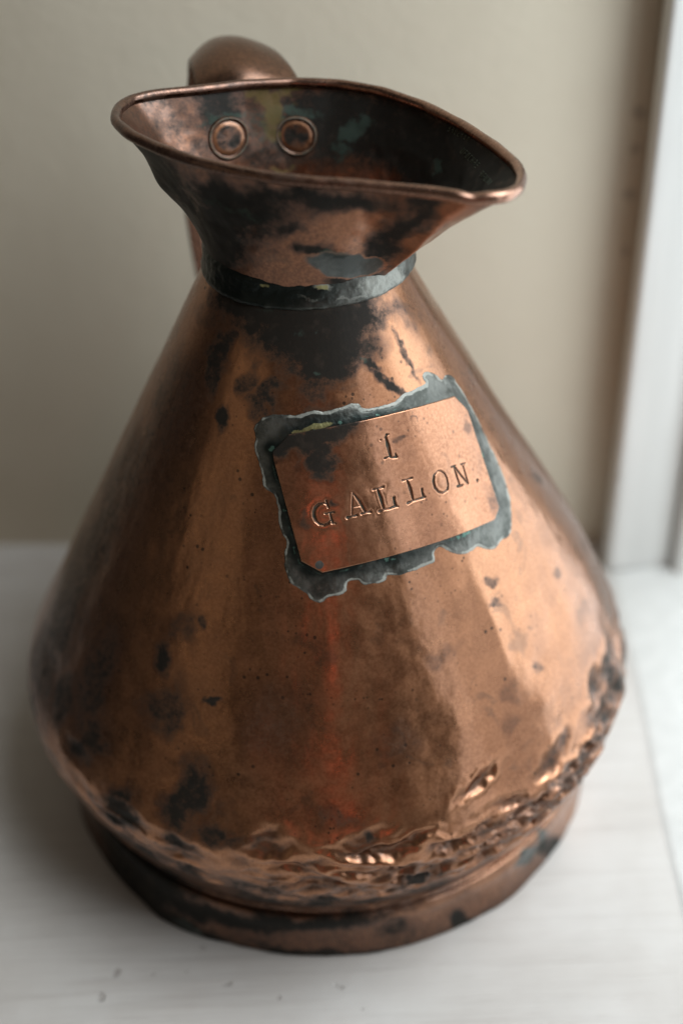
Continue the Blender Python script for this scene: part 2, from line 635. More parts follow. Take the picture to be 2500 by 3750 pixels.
def body_disp(th, r, z):
    """outward displacement of the beaten copper body"""
    P = np.stack([r * np.cos(th), r * np.sin(th), z], -1)
    d = 0.0
    # fuller on the window side
    right = np.exp(-(wrapa(th + 0.15) / 0.75) ** 2)
    d = d + right * (0.0040 * np.exp(-((z - 0.105) / 0.038) ** 2) - 0.0020 * np.exp(-((z - 0.215) / 0.03) ** 2))
    # broad flats left by the hammer, drawn out along the slope
    up_mask = sst(0.045, 0.075, z) * (1 - 0.75 * sst(0.15, 0.20, z))
    Q = np.stack([np.cos(th) * 2.3, np.sin(th) * 2.3, z * 7], -1)
    d = d + 0.0008 * fbm(Q + 3.1, 2) * up_mask
    Q = np.stack([np.cos(th) * 6.0, np.sin(th) * 6.0, z * 30], -1)
    d = d + 0.00028 * fbm(Q + 9.4, 3) * up_mask
    d = d + 0.00012 * fbm(P * 130, 3) * up_mask
    d = d + crumple(th, z)[0]
    low = np.exp(-((z - 0.05) / 0.022) ** 2) * np.exp(-(wrapa(th + 2.5) / 0.8) ** 2)
    Q3 = np.stack([np.cos(th) * 14, np.sin(th) * 14, z * 90], -1)
    d = d + low * 0.0007 * fbm(Q3 + 8, 3)
    for (t0, z0, rt_, rz_, dep) in DENTS:
        u = wrapa(th - t0) * 0.09 / rt_
        v = (z - z0) / rz_
        q = u * u + v * v
        d = d - dep * np.exp(-q * 1.6)
    return d


def on_cone(px, py, lift=0.0):
    """where the pixel's ray meets the plain cone / shoulder of the body (surface of revolution)"""
    d = ray(px, py)
    ts = np.linspace(0.25, 0.62, 1500)
    P = CAM + ts[:, None] * d
    rr = np.hypot(P[:, 0], P[:, 1])
    R = np.interp(P[:, 2], PZ, PR)
    k = np.where((rr - R) < 0)[0]
    if len(k) == 0:
        k = [np.argmin(np.abs(rr - R))]
    i = max(k[0], 1)
    a, b = rr[i - 1] - R[i - 1], rr[i] - R[i]
    w = a / (a - b) if a != b else 0
    return P[i - 1] * (1 - w) + P[i] * w


prof = resample(prof_pts, 560)
_o = np.argsort(prof[:, 1])
PZ, PR = prof[_o, 1], prof[_o, 0]


def dent(px, py, ra, rz, dep):
    P = on_cone(px, py)
    DENTS.append((math.atan2(P[1], P[0]), P[2], ra, rz, dep))


dent(1960, 2440, 0.006, 0.005, 0.0006)
dent(1980, 2560, 0.007, 0.004, -0.0005)
dent(2060, 2650, 0.006, 0.005, 0.0007)
dent(2000, 2300, 0.012, 0.012, 0.0009)
dent(1790, 2280, 0.005, 0.022, -0.0007)
dent(1830, 2400, 0.004, 0.004, -0.0003)
dent(1560, 2700, 0.012, 0.014, 0.0008)
dent(1350, 2750, 0.012, 0.020, 0.0005)
dent(980, 2640, 0.013, 0.010, 0.0009)
dent(880, 2720, 0.009, 0.012, -0.0006)
dent(1230, 2450, 0.008, 0.025, -0.0006)
dent(2200, 2560, 0.007, 0.014, 0.0016)
dent(2250, 2480, 0.005, 0.016, -0.0014)
dent(2230, 2380, 0.006, 0.014, 0.0014)
dent(2130, 2780, 0.006, 0.007, 0.0018)
dent(2090, 2840, 0.005, 0.009, -0.0012)
dent(2170, 2700, 0.004, 0.008, -0.0013)
dent(1600, 3120, 0.007, 0.004, 0.0005)
dent(1480, 3090, 0.004, 0.004, 0.0005)
dent(1380, 3080, 0.004, 0.005, 0.0005)
dent(1800, 2990, 0.006, 0.004, 0.0005)
dent(1700, 3060, 0.006, 0.003, 0.0005)
dent(1020, 3180, 0.008, 0.003, 0.0005)
dent(760, 3000, 0.010, 0.010, 0.0010)

_rd = np.random.RandomState(5)
for _k in range(46):
    DENTS.append((_rd.uniform(-3.0, 0.3), _rd.uniform(0.068, 0.150), _rd.uniform(0.006, 0.015), _rd.uniform(0.006, 0.016), _rd.uniform(-0.00016, 0.00036)))


def pol_dist(P, poly, chunk=8000):
    """signed distance to a closed polygon in 2D, positive inside"""
    A = np.asarray(poly)
    B = np.roll(A, -1, 0)
    out = np.empty(len(P))
    for s in range(0, len(P), chunk):
        p = P[s:s + chunk]
        e = B - A
        w = p[:, None] - A[None]
        t = np.clip((w * e).sum(-1) / (e * e).sum(-1), 0, 1)
        dd = np.sqrt(((w - t[..., None] * e) ** 2).sum(-1)).min(1)
        c = (A[None, :, 1] > p[:, None, 1]) != (B[None, :, 1] > p[:, None, 1])
        xi = A[:, 0] + (p[:, None, 1] - A[:, 1]) * e[:, 0] / np.where(e[:, 1] == 0, 1e-12, e[:, 1])
        ins = (c & (p[:, None, 0] < xi)).sum(1) % 2 == 1
        out[s:s + chunk] = np.where(ins, dd, -dd)
    return out


# developed (unrolled) cone: flat sheet coordinates used for plate, lettering and solder
def dev_from_P(P):
    th = wrapa(np.arctan2(P[..., 1], P[..., 0]) + math.pi / 2)
    rho = np.hypot(P[..., 0], P[..., 1]) / SINB
    return np.stack([rho * np.sin(th * SINB), -rho * np.cos(th * SINB)], -1)


def cone_from_dev(D):
    rho = np.hypot(D[..., 0], D[..., 1])
    th = np.arctan2(D[..., 0], -D[..., 1]) / SINB - math.pi / 2
    r = rho * SINB
    z = ZN - (r - RN) / K
    return th, r, z


CN = 1 / math.sqrt(1 + K * K)


def lift_cone(th, r, z, h):
    rr = r + h * CN
    return np.stack([rr * np.cos(th), rr * np.sin(th), z + h * CN * K], -1)


def px_dev(x, y):
    return dev_from_P(on_cone(x, y))


def body_angles():
    a = np.linspace(-math.pi - 0.32, 0.32, 1150)
    b = np.linspace(0.32, math.pi - 0.32, 220)[1:-1]
    return np.concatenate([a, b])


PLATE_PX = [(285, 463), (205, 550), (211, 592), (345, 1095), (450, 1152), (1290, 893), (1312, 830), (1160, 342), (1100, 275)]
PLATE_PX = [(850 + .7334 * x, 1250 + .7334 * y) for x, y in PLATE_PX]
PLATE = np.array([px_dev(*q) for q in PLATE_PX])
SOLDER_PX = [(110, 430), (130, 400), (170, 375), (240, 362), (300, 380), (340, 374), (420, 347), (480, 350), (560, 326), (600, 316), (642, 312),
             (645, 335), (700, 332), (760, 325), (820, 300), (850, 262), (900, 245), (950, 228), (985, 215), (957, 182), (965, 155), (995, 148),
             (1030, 175), (1060, 195), (1080, 170), (1110, 173), (1125, 205), (1150, 240), (1180, 300), (1215, 370), (1260, 470), (1310, 590),
             (1350, 690), (1375, 800), (1384, 900), (1376, 965), (1335, 990), (1300, 1040), (1250, 1035), (1215, 1012), (1190, 1050), (1130, 1062),
             (1080, 1052), (1035, 1020), (1000, 1045), (1015, 1095), (960, 1120), (880, 1150), (810, 1170), (765, 1162), (772, 1190), (700, 1210),
             (660, 1217), (630, 1190), (575, 1200), (570, 1240), (540, 1260), (480, 1275), (440, 1307), (400, 1297), (370, 1250), (320, 1230),
             (280, 1190), (265, 1130), (265, 1060), (275, 990), (250, 960), (240, 900), (225, 820), (215, 760), (170, 740), (150, 700),
             (140, 630), (130, 570), (108, 530), (122, 490)]
SOLDER = np.array([px_dev(850 + .7334 * x, 1250 + .7334 * y) for x, y in SOLDER_PX])

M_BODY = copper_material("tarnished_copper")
M_FOOT = copper_material("tarnished_copper_foot", light=(0.52, 0.27, 0.16), mid=(0.20, 0.10, 0.06), brown=(0.10, 0.055, 0.038), rough=0.27)
M_SOLDER = solder_material("old_solder")


def build_body():
    th = body_angles()
    T, R = np.meshgrid(th, prof[:, 0])
    Z = np.repeat(prof[:, 1][:, None], len(th), 1)
    # normals of the profile
    tg = np.gradient(prof, axis=0)
    nn = np.stack([tg[:, 1], -tg[:, 0]], -1)
    nn /= np.linalg.norm(nn, axis=1)[:, None]
    D = body_disp(T.ravel(), R.ravel(), Z.ravel()).reshape(T.shape)
    RR = R + D * nn[:, 0][:, None]
    ZZ = Z + D * nn[:, 1][:, None]
    V = np.stack([RR * np.cos(T), RR * np.sin(T), ZZ], -1).reshape(-1, 3)
    P0 = np.stack([R * np.cos(T), R * np.sin(T), Z], -1).reshape(-1, 3)
    # dark crust round the neck with runs, stains and painted shade down the sides
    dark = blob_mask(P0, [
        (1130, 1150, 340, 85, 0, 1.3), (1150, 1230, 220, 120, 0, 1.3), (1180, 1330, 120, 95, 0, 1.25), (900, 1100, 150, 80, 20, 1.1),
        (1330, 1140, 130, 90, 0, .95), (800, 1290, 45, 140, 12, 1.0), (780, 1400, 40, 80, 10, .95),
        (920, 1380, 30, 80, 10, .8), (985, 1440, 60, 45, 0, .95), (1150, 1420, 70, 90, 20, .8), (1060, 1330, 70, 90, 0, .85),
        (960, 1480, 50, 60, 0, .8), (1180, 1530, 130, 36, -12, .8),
        (620, 1500, 120, 260, 22, .62), (450, 1750, 100, 280, 24, .66), (300, 2050, 90, 300, 22, .66),  # left side: crust that also paints the dark room's reflection
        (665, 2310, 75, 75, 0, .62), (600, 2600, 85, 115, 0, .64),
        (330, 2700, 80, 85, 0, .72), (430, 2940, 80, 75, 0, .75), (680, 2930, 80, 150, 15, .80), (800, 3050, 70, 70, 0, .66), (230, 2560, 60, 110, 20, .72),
        (350, 2480, 70, 220, 18, .66), (150, 2420, 70, 240, 10, .66), (230, 2250, 80, 260, 20, .70), (360, 1980, 70, 240, 22, .75), (880, 3080, 60, 40, 0, .62), (1250, 3010, 80, 40, 10, .5), (1340, 3060, 60, 30, 20, .5),  # left edge: crust plus painted dark reflection
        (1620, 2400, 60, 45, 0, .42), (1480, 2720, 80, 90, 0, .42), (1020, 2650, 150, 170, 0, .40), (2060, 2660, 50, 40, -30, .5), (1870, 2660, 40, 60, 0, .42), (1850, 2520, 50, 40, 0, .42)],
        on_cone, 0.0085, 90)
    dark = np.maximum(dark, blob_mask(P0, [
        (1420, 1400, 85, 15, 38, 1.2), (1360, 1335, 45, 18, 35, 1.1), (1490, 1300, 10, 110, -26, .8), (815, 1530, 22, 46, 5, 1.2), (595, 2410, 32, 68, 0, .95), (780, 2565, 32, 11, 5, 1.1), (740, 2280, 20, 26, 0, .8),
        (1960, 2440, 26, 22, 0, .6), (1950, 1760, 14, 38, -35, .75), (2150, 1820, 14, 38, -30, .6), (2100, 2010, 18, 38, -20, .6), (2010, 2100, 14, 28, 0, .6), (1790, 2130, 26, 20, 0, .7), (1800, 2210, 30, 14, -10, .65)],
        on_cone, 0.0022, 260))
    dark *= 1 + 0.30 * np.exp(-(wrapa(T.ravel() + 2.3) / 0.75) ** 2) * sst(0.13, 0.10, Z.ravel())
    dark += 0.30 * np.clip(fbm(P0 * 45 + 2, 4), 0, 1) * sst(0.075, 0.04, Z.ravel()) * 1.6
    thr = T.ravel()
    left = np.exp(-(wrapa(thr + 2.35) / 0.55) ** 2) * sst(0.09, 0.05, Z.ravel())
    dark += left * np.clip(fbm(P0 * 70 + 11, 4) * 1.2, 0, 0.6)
    green = blob_mask(P0, [(1335, 1320, 14, 10, 30, .9), (1160, 1365, 10, 8, 0, .8), (1100, 1220, 30, 18, 0, .55), (1165, 1215, 14, 8, 0, .6), (980, 1130, 60, 20, 10, .5)], on_cone, 0.002, 300)
    worn = blob_mask(P0, [(900, 1350, 130, 220, 15, .55), (1390, 1180, 60, 70, 0, .6), (1500, 1330, 90, 120, -20, .7), (700, 1900, 200, 300, 15, .35),
                          (1800, 2250, 200, 330, -10, .5), (2050, 2000, 200, 400, -20, .45)], on_cone, 0.01, 60)
    band = np.exp(-((Z.ravel() - 0.036) / 0.008) ** 2)
    worn = np.maximum(worn, 0.75 * band * np.clip(0.55 + fbm(P0 * 60, 3), 0, 1))
    # crests of the crumpled band are lightened, hollows keep their crust
    Dr = D.ravel()
    _, hol, lip = crumple(T.ravel(), Z.ravel())
    worn = np.maximum(worn, 0.6 * lip)
    dark = dark * (1 - 0.5 * lip) + 0.62 * hol
    # grime mottling on the underside of the belly towards the left
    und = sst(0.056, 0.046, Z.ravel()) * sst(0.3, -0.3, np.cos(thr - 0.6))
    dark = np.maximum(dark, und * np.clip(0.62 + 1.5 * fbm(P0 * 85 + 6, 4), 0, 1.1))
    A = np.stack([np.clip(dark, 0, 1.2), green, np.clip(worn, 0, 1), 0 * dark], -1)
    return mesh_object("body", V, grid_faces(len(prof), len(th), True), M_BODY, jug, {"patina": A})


build_body()


def lathe(name, pts, n_prof, mat, parent, disp=None, attrs=None, n=720, close=False):
    p = resample(np.array(pts), n_prof)
    th = np.linspace(0, 2 * math.pi, n, endpoint=False)
    tg = np.gradient(p, axis=0)
    nn = np.stack([tg[:, 1], -tg[:, 0]], -1)
    nn /= np.linalg.norm(nn, axis=1)[:, None] + 1e-12
    T, R = np.meshgrid(th, p[:, 0])
    Z = np.repeat(p[:, 1][:, None], n, 1)
    D = disp(T, R, Z) if disp else 0 * T
    RR, ZZ = R + D * nn[:, 0][:, None], Z + D * nn[:, 1][:, None]
    V = np.stack([RR * np.cos(T), RR * np.sin(T), ZZ], -1).reshape(-1, 3)
    A = attrs(V, T.ravel(), Z.ravel()) if attrs else np.zeros((len(V), 4))
    return mesh_object(name, V, grid_faces(n_prof, n, True), mat, parent, {"patina": A})


# foot band
def on_radius(px, py, r):
    d = ray(px, py)
    a = d[0] ** 2 + d[1] ** 2
    b = 2 * (CAM[0] * d[0] + CAM[1] * d[1])
    c = CAM[0] ** 2 + CAM[1] ** 2 - r * r
    q = max(b * b - 4 * a * c, 0)
    return CAM + d * ((-b - math.sqrt(q)) / (2 * a))


def foot_disp(T, R, Z):
    P = np.stack([np.cos(T) * 3, np.sin(T) * 3, Z * 20], -1).reshape(-1, 3)
    P2 = np.stack([np.cos(T) * 9, np.sin(T) * 9, Z * 60], -1).reshape(-1, 3)
    k = sst(0.030, 0.020, Z)
    d = (0.0011 * fbm(P + 2, 2) + 0.0005 * fbm(P2 + 7, 3)).reshape(T.shape) * k
    # straightened stretch at the front left
    d = d - 0.0016 * np.exp(-(wrapa(T + 2.20) / 0.16) ** 2) * sst(0.02, 0.002, Z)
    return d


def foot_attr(V, th, z):
    w = lambda x, y: on_radius(x, y, 0.1025)
    dark = blob_mask(V, [(1000, 3390, 520, 24, 4, .75), (500, 3180, 60, 200, -45, .8), (800, 3460, 200, 14, 12, .6), (1300, 3490, 300, 12, 0, .7),
                         (1680, 3370, 36, 30, 0, .9), (2000, 3090, 40, 30, -40, .8), (1600, 3270, 200, 24, -18, .55), (690, 3390, 130, 26, 28, 1.0), (1450, 3390, 60, 40, 0, .5)], w, 0.004, 120)
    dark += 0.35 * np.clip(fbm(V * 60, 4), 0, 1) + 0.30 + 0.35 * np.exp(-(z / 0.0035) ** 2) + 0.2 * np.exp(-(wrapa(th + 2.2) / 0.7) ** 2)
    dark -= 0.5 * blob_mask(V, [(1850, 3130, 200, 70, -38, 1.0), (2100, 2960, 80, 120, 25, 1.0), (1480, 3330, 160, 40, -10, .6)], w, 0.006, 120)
    grey = blob_mask(V, [(1925, 3140, 62, 22, -42, 1.0), (1990, 3060, 30, 16, -50, .9), (700, 3375, 70, 12, 30, .9)], w, 0.004, 200)
    green = blob_mask(V, [(1950, 3120, 60, 30, -42, .75), (690, 3375, 90, 20, 30, .6)], w, 0.004, 200)
    worn = blob_mask(V, [(1850, 3130, 160, 50, -38, .8), (2100, 2960, 60, 90, 25, .7), (1480, 3330, 160, 40, -10, .45)], w, 0.006, 120)
    return np.stack([dark, green * (grey < .4), worn, 0.75 * grey], -1)


lathe("base_ring", [(0.0955, 0.0285), (0.0985, 0.0270), (0.0990, 0.0235), (0.0996, 0.0190), (0.1012, 0.0185), (0.1020, 0.0170), (0.1022, 0.0120),
                    (0.1030, 0.0060), (0.1039, 0.0022), (0.1042, 0.0008), (0.1036, 0.0003), (0.1015, 0.0003), (0.0990, 0.0010), (0.0975, 0.0100), (0.0955, 0.0200)],
      130, M_FOOT, jug, foot_disp, foot_attr, n=900)


# neck collar of solder
def collar_disp(T, R, Z):
    P = np.stack([R * np.cos(T), R * np.sin(T), Z], -1).reshape(-1, 3)
    return (0.0007 * fbm(P * 70, 3) + 0.0003 * fbm(P * 320, 3)).reshape(T.shape) + 0.0004 * np.sin(2 * T + 1)


def collar_attr(V, th, z):
    w = lambda x, y: on_radius(x, y, 0.0338)
    pale = blob_mask(V, [(1385, 1045, 70, 45, -20, .75), (1450, 1010, 40, 50, 0, .7), (1180, 1055, 40, 16, 10, .9), (1130, 1100, 60, 10, 5, .5), (1300, 1090, 90, 8, -10, .6)], w, 0.002, 300)
    green = blob_mask(V, [(1110, 1015, 120, 12, 4, .9), (1230, 1025, 60, 8, 0, .7), (900, 1010, 90, 30, 20, .45)], w, 0.002, 300)
    dark = 0.35 + blob_mask(V, [(900, 1060, 220, 60, 18, .7), (1080, 1070, 160, 50, 0, .6)], w, 0.003, 200)
    yel = blob_mask(V, [(1180, 1060, 34, 12, 10, .8), (960, 1050, 20, 10, 0, .6)], w, 0.002, 300)
    return np.stack([dark, green, pale, yel], -1)


lathe("neck_collar", [(0.0322, 0.2192), (0.0338, 0.2200), (0.0341, 0.2210), (0.0337, 0.2225), (0.0333, 0.2245), (0.0331, 0.2265), (0.0328, 0.2282), (0.0322, 0.2290), (0.0305, 0.2290)],
      70, M_SOLDER, jug, collar_disp, collar_attr, n=520)

# ------------------------------------------------------------------ flared mouth
RIM_PX = [(413, 440), (425, 395), (470, 362), (560, 342), (700, 328), (880, 306), (1070, 297), (1240, 303), (1400, 330), (1560, 385), (1700, 455), (1820, 535), (1895, 600),
          (1917, 648), (1905, 692), (1850, 722), (1775, 738), (1735, 722), (1680, 715), (1600, 705), (1450, 690), (1300, 676), (1150, 668), (1000, 652), (850, 625), (700, 588), (570, 540), (470, 492)]


def rim_pt(x, y):
    # rim lies in a plane that dips slightly to the right
    d = ray(x, y)
    t = (0.2635 - 0.06 * CAM[0] - CAM[2]) / (d[2] + 0.06 * d[0])
    return CAM + t * d


RIM = np.array([rim_pt(*q) for q in RIM_PX])
rc = RIM.mean(0)
ra = np.unwrap(np.arctan2(RIM[:, 1] - rc[1], RIM[:, 0] - rc[0]))
NT_ = 640
tt = np.linspace(0, 2 * math.pi, NT_, endpoint=False)
o_ = np.argsort(ra % (2 * math.pi))
aa = (ra % (2 * math.pi))[o_]
RS = RIM[o_]
aa3 = np.concatenate([aa - 2 * math.pi, aa, aa + 2 * math.pi])
RS3 = np.concatenate([RS] * 3)
RIMC = np.stack([np.interp(tt, aa3, RS3[:, k]) for k in range(3)], -1)
ker = np.exp(-np.linspace(-2, 2, 21) ** 2)
ker /= ker.sum()
for k in range(3):
    RIMC[:, k] = np.convolve(np.concatenate([RIMC[-10:, k], RIMC[:, k], RIMC[:10, k]]), ker, mode='valid')

crease_t = math.atan2(*(rim_pt(1700, 720) - rc)[[1, 0]])


def funnel_point(t_idx, s, off=0.0):
    """s = 0 at the neck, 1 at the rim"""
    th = tt[t_idx]
    neck = np.stack([0.0318 * np.cos(th), 0.0318 * np.sin(th), 0 * th + 0.2268], -1)
    g = s * (0.80 + 0.20 * s)
    Rm = RIMC[t_idx]
    xy = neck[..., :2] * (1 - g)[..., None] + Rm[..., :2] * g[..., None]
    z = neck[..., 2] * (1 - s) + Rm[..., 2] * s
    rr = np.hypot(xy[..., 0], xy[..., 1])
    er = xy / rr[..., None]
    P = np.concatenate([xy, z[..., None]], -1)
    Q = P.reshape(-1, 3)
    d = (0.0009 * fbm(Q * 45, 3) + 0.00025 * fbm(Q * 160, 2)).reshape(z.shape) * np.sin(np.clip(s, 0, 1) * math.pi)
    # folded crease at the front right, and a bump at the left
    u = wrapa(th - crease_t)
    d = d + 0.0026 * np.exp(-np.abs(u) / 0.10) * np.exp(-((s - 0.35) / 0.4) ** 2)
    d = d - 0.0016 * np.exp(-((u + 0.30) / 0.17) ** 2) * np.exp(-((s - 0.5) / 0.35) ** 2)
    d = d + 0.0022 * np.exp(-(wrapa(th - math.pi + 0.12) / 0.16) ** 2) * np.exp(-((s - 0.55) / 0.16) ** 2)
    P[..., :2] += er * (d + off * 0.72)[..., None]
    P[..., 2] -= (d + off) * 0.55
    return P


def fun_px(px, py, inside):
    """surface point of the mouth under a pixel (nearest projected sample)"""
    d = FUN_IN if inside else FUN_OUT
    q = d - CAM
    z = q @ fw
    x = 1250 + F * (q @ rt) / z
    y = 1875 - F * (q @ up) / z
    vis = np.ones(len(d), bool)
    e = np.hypot(x - px, y - py)
    if inside:
        e = e + np.where(d[:, 1] < rc[1] - 0.012, 1e4, 0)
    else:
        e = e + np.where(d[:, 1] > 0.01, 1e4, 0)
    k = np.argsort(e)[:4]
    w = 1 / (e[k] + 0.5)
    return (d[k] * w[:, None]).sum(0) / w.sum()


NS = 120
S, TI = np.meshgrid(np.linspace(0, 1, NS), np.arange(NT_), indexing='ij')
OUT = funnel_point(TI, S, 0.0006)
INN = funnel_point(TI, S, -0.0006)
FUN_OUT, FUN_IN = OUT.reshape(-1, 3), INN.reshape(-1, 3)
V_f = np.concatenate([FUN_OUT, INN[::-1].reshape(-1, 3)])

M_MOUTH = copper_material("dark_tarnished_copper", light=(0.46, 0.205, 0.105), mid=(0.22, 0.10, 0.056), brown=(0.12, 0.06, 0.038), rough=0.34, pits=0.4, soft=(0.18, 1.15))
fo = lambda x, y: fun_px(x, y, False)
fi = lambda x, y: fun_px(x, y, True)
n_o = len(FUN_OUT)
dk_o = blob_mask(FUN_OUT, [(850, 740, 242, 77, 18, 1.22), (800, 800, 99, 66, 20, 1.08), (1200, 740, 286, 44, 6, 1.01), (600, 640, 121, 77, 40, 1.22), (1500, 800, 66, 33, 20, 0.94),
                           (760, 900, 99, 99, 40, 1.08), (1050, 830, 66, 33, 0, 0.81), (1150, 930, 66, 33, 0, 1.08), (540, 660, 66, 66, 40, 1.22)], fo, 0.006, 110)
dk_o += 0.15 + 0.45 * np.clip(fbm(FUN_OUT * 60 + 3, 4), 0, 1)
gr_o = blob_mask(FUN_OUT, [(870, 780, 121, 28, 28, 0.66), (780, 740, 66, 22, 20, 0.60), (1200, 935, 99, 17, -4, 0.96)], fo, 0.004, 150)
gy_o = blob_mask(FUN_OUT, [(1270, 975, 150, 42, -3, .95)], fo, 0.002, 150)
wn_o = blob_mask(FUN_OUT, [(1500, 900, 120, 30, -40, .9), (1640, 790, 90, 40, -20, .6), (1300, 830, 150, 60, 0, .4)], fo, 0.004, 120)
FI = INN[::-1].reshape(-1, 3)
dk_i = blob_mask(FI, [(560, 440, 200, 140, 0, .42), (800, 370, 72, 108, 0, 1.05), (1350, 460, 312, 156, 10, 1.12), (1600, 560, 360, 144, 20, 1.40), (1000, 300, 300, 31, -3, 1.12), (1250, 520, 144, 96, 0, 0.98), (960, 560, 360, 48, 8, 0.70)], fi, 0.006, 100)
dk_i = dk_i * 0.85 + 0.24 + 0.5 * np.clip(fbm(FI * 60 + 3, 4), 0, 1)
gr_i = blob_mask(FI, [(1290, 480, 60, 36, -30, 1.05), (1330, 450, 36, 24, -30, 0.91), (1595, 605, 21, 26, 30, 0.98), (960, 470, 72, 84, 0, 0.63), (1250, 560, 48, 48, 0, 0.70), (830, 300, 108, 24, 0, 0.70),
                      (1080, 420, 132, 30, 0, 0.84), (830, 430, 108, 21, -10, 0.77)], fi, 0.004, 150)
yl_i = blob_mask(FI, [(1000, 400, 48, 72, 10, 1.33), (940, 340, 84, 36, 10, 1.12), (1060, 330, 36, 48, 20, 1.12), (990, 470, 48, 60, 0, 0.98), (1030, 615, 36, 16, 0, 1.12), (900, 330, 48, 24, 0, 0.84)], fi, 0.005, 160)
wn_i = blob_mask(FI, [(560, 440, 150, 120, 0, .2), (1800, 540, 90, 40, 35, .4)], fi, 0.004, 120)
A_f = np.concatenate([np.stack([dk_o * (gy_o < .4), gr_o, wn_o, gy_o], -1), np.stack([dk_i, gr_i, wn_i, 0 * dk_i], -1)])
Y_f = np.concatenate([0 * dk_o, yl_i])
V_f[:n_o] += 0


def mouth_yellow(mat):
    nt = mat.node_tree
    t = NT.__new__(NT)
    t.m, t.t, t.b = mat, nt, nt.nodes["Principled BSDF"]
    t.obj = nt.nodes.new("ShaderNodeTexCoord").outputs["Object"]
    y, m, _, _ = t.attr("stain")
    src = t.b.inputs["Base Color"].links[0].from_socket
    k = t.step(0.45, 1.05, t.math('ADD', y, t.math('MULTIPLY', t.math('SUBTRACT', t.noise(420, 5, 0.75), 0.5), 1.6)))
    t.link(t.mix(t.math('MULTIPLY', k, 0.62), src, (0.14, 0.10, 0.032)), t.b.inputs["Base Color"])
    ms = t.b.inputs["Metallic"].links[0].from_socket
    t.link(t.mixf(k, ms, 0.1), t.b.inputs["Metallic"])


mouth_yellow(M_MOUTH)
mouth = mesh_object("flared_mouth", V_f, grid_faces(2 * NS, NT_, True), M_MOUTH, jug,
                    {"patina": A_f, "stain": np.stack([Y_f, 0 * Y_f, 0 * Y_f, 0 * Y_f], -1)})


def sweep(name, C, radii, mat, parent, closed=True, sides=20, attrs=None):
    C = np.asarray(C)
    n = len(C)
    tg = (np.roll(C, -1, 0) - np.roll(C, 1, 0)) if closed else np.gradient(C, axis=0)
    tg /= np.linalg.norm(tg, axis=1)[:, None]
    U = np.array([0, 0, 1.0]) - tg * tg[:, 2:3]
    U /= np.linalg.norm(U, axis=1)[:, None]
    W = np.cross(tg, U)
    a = np.linspace(0, 2 * math.pi, sides, endpoint=False)
    V = C[:, None] + radii[:, None, None] * (np.cos(a)[None, :, None] * U[:, None] + np.sin(a)[None, :, None] * W[:, None])
    Vf = V.reshape(-1, 3)
    i = np.arange(n if closed else n - 1)[:, None]
    j = np.arange(sides)[None]
    i2 = (i + 1) % n
    j2 = (j + 1) % sides
    f = np.stack(np.broadcast_arrays(i * sides + j, i2 * sides + j, i2 * sides + j2, i * sides + j2), -1).reshape(-1, 4)
    A = attrs(Vf) if attrs else np.zeros((len(Vf), 4))
    return mesh_object(name, Vf, f, mat, parent, {"patina": A})


M_RIM = copper_material("rim_copper", light=(0.50, 0.28, 0.19), mid=(0.20, 0.105, 0.07), brown=(0.11, 0.06, 0.042), rough=0.25, pits=0.3, mott=0.8)
BEAD = RIMC.copy()
_er = BEAD - rc
_er[:, 2] = 0
_er /= np.linalg.norm(_er, axis=1)[:, None]
BEAD -= _er * 0.0006
BEAD[:, 2] -= 0.0003
_u = wrapa(tt - math.atan2(*(rim_pt(1738, 722) - rc)[[1, 0]]))
BEAD -= _er * (0.0009 * np.exp(-(_u / 0.035) ** 2))[:, None]
BEAD[:, 2] -= 0.0007 * np.exp(-(_u / 0.035) ** 2)
brad = 0.00170 + 0.00018 * fbm(BEAD * 90, 2) + 0.0002 * np.exp(-((_u - 0.1) / 0.1) ** 2)
sweep("rolled_rim", BEAD, brad, M_RIM, mouth,
      attrs=lambda V: np.stack([0.55 * np.clip(fbm(V * 80, 3), 0, 1) + .42 * sst(0.045, -0.02, V[:, 0]), 0 * V[:, 0], 0.5 * sst(0.02, 0.06, V[:, 0]), 0 * V[:, 0]], -1))  # left painted darker; highlight painted along the right


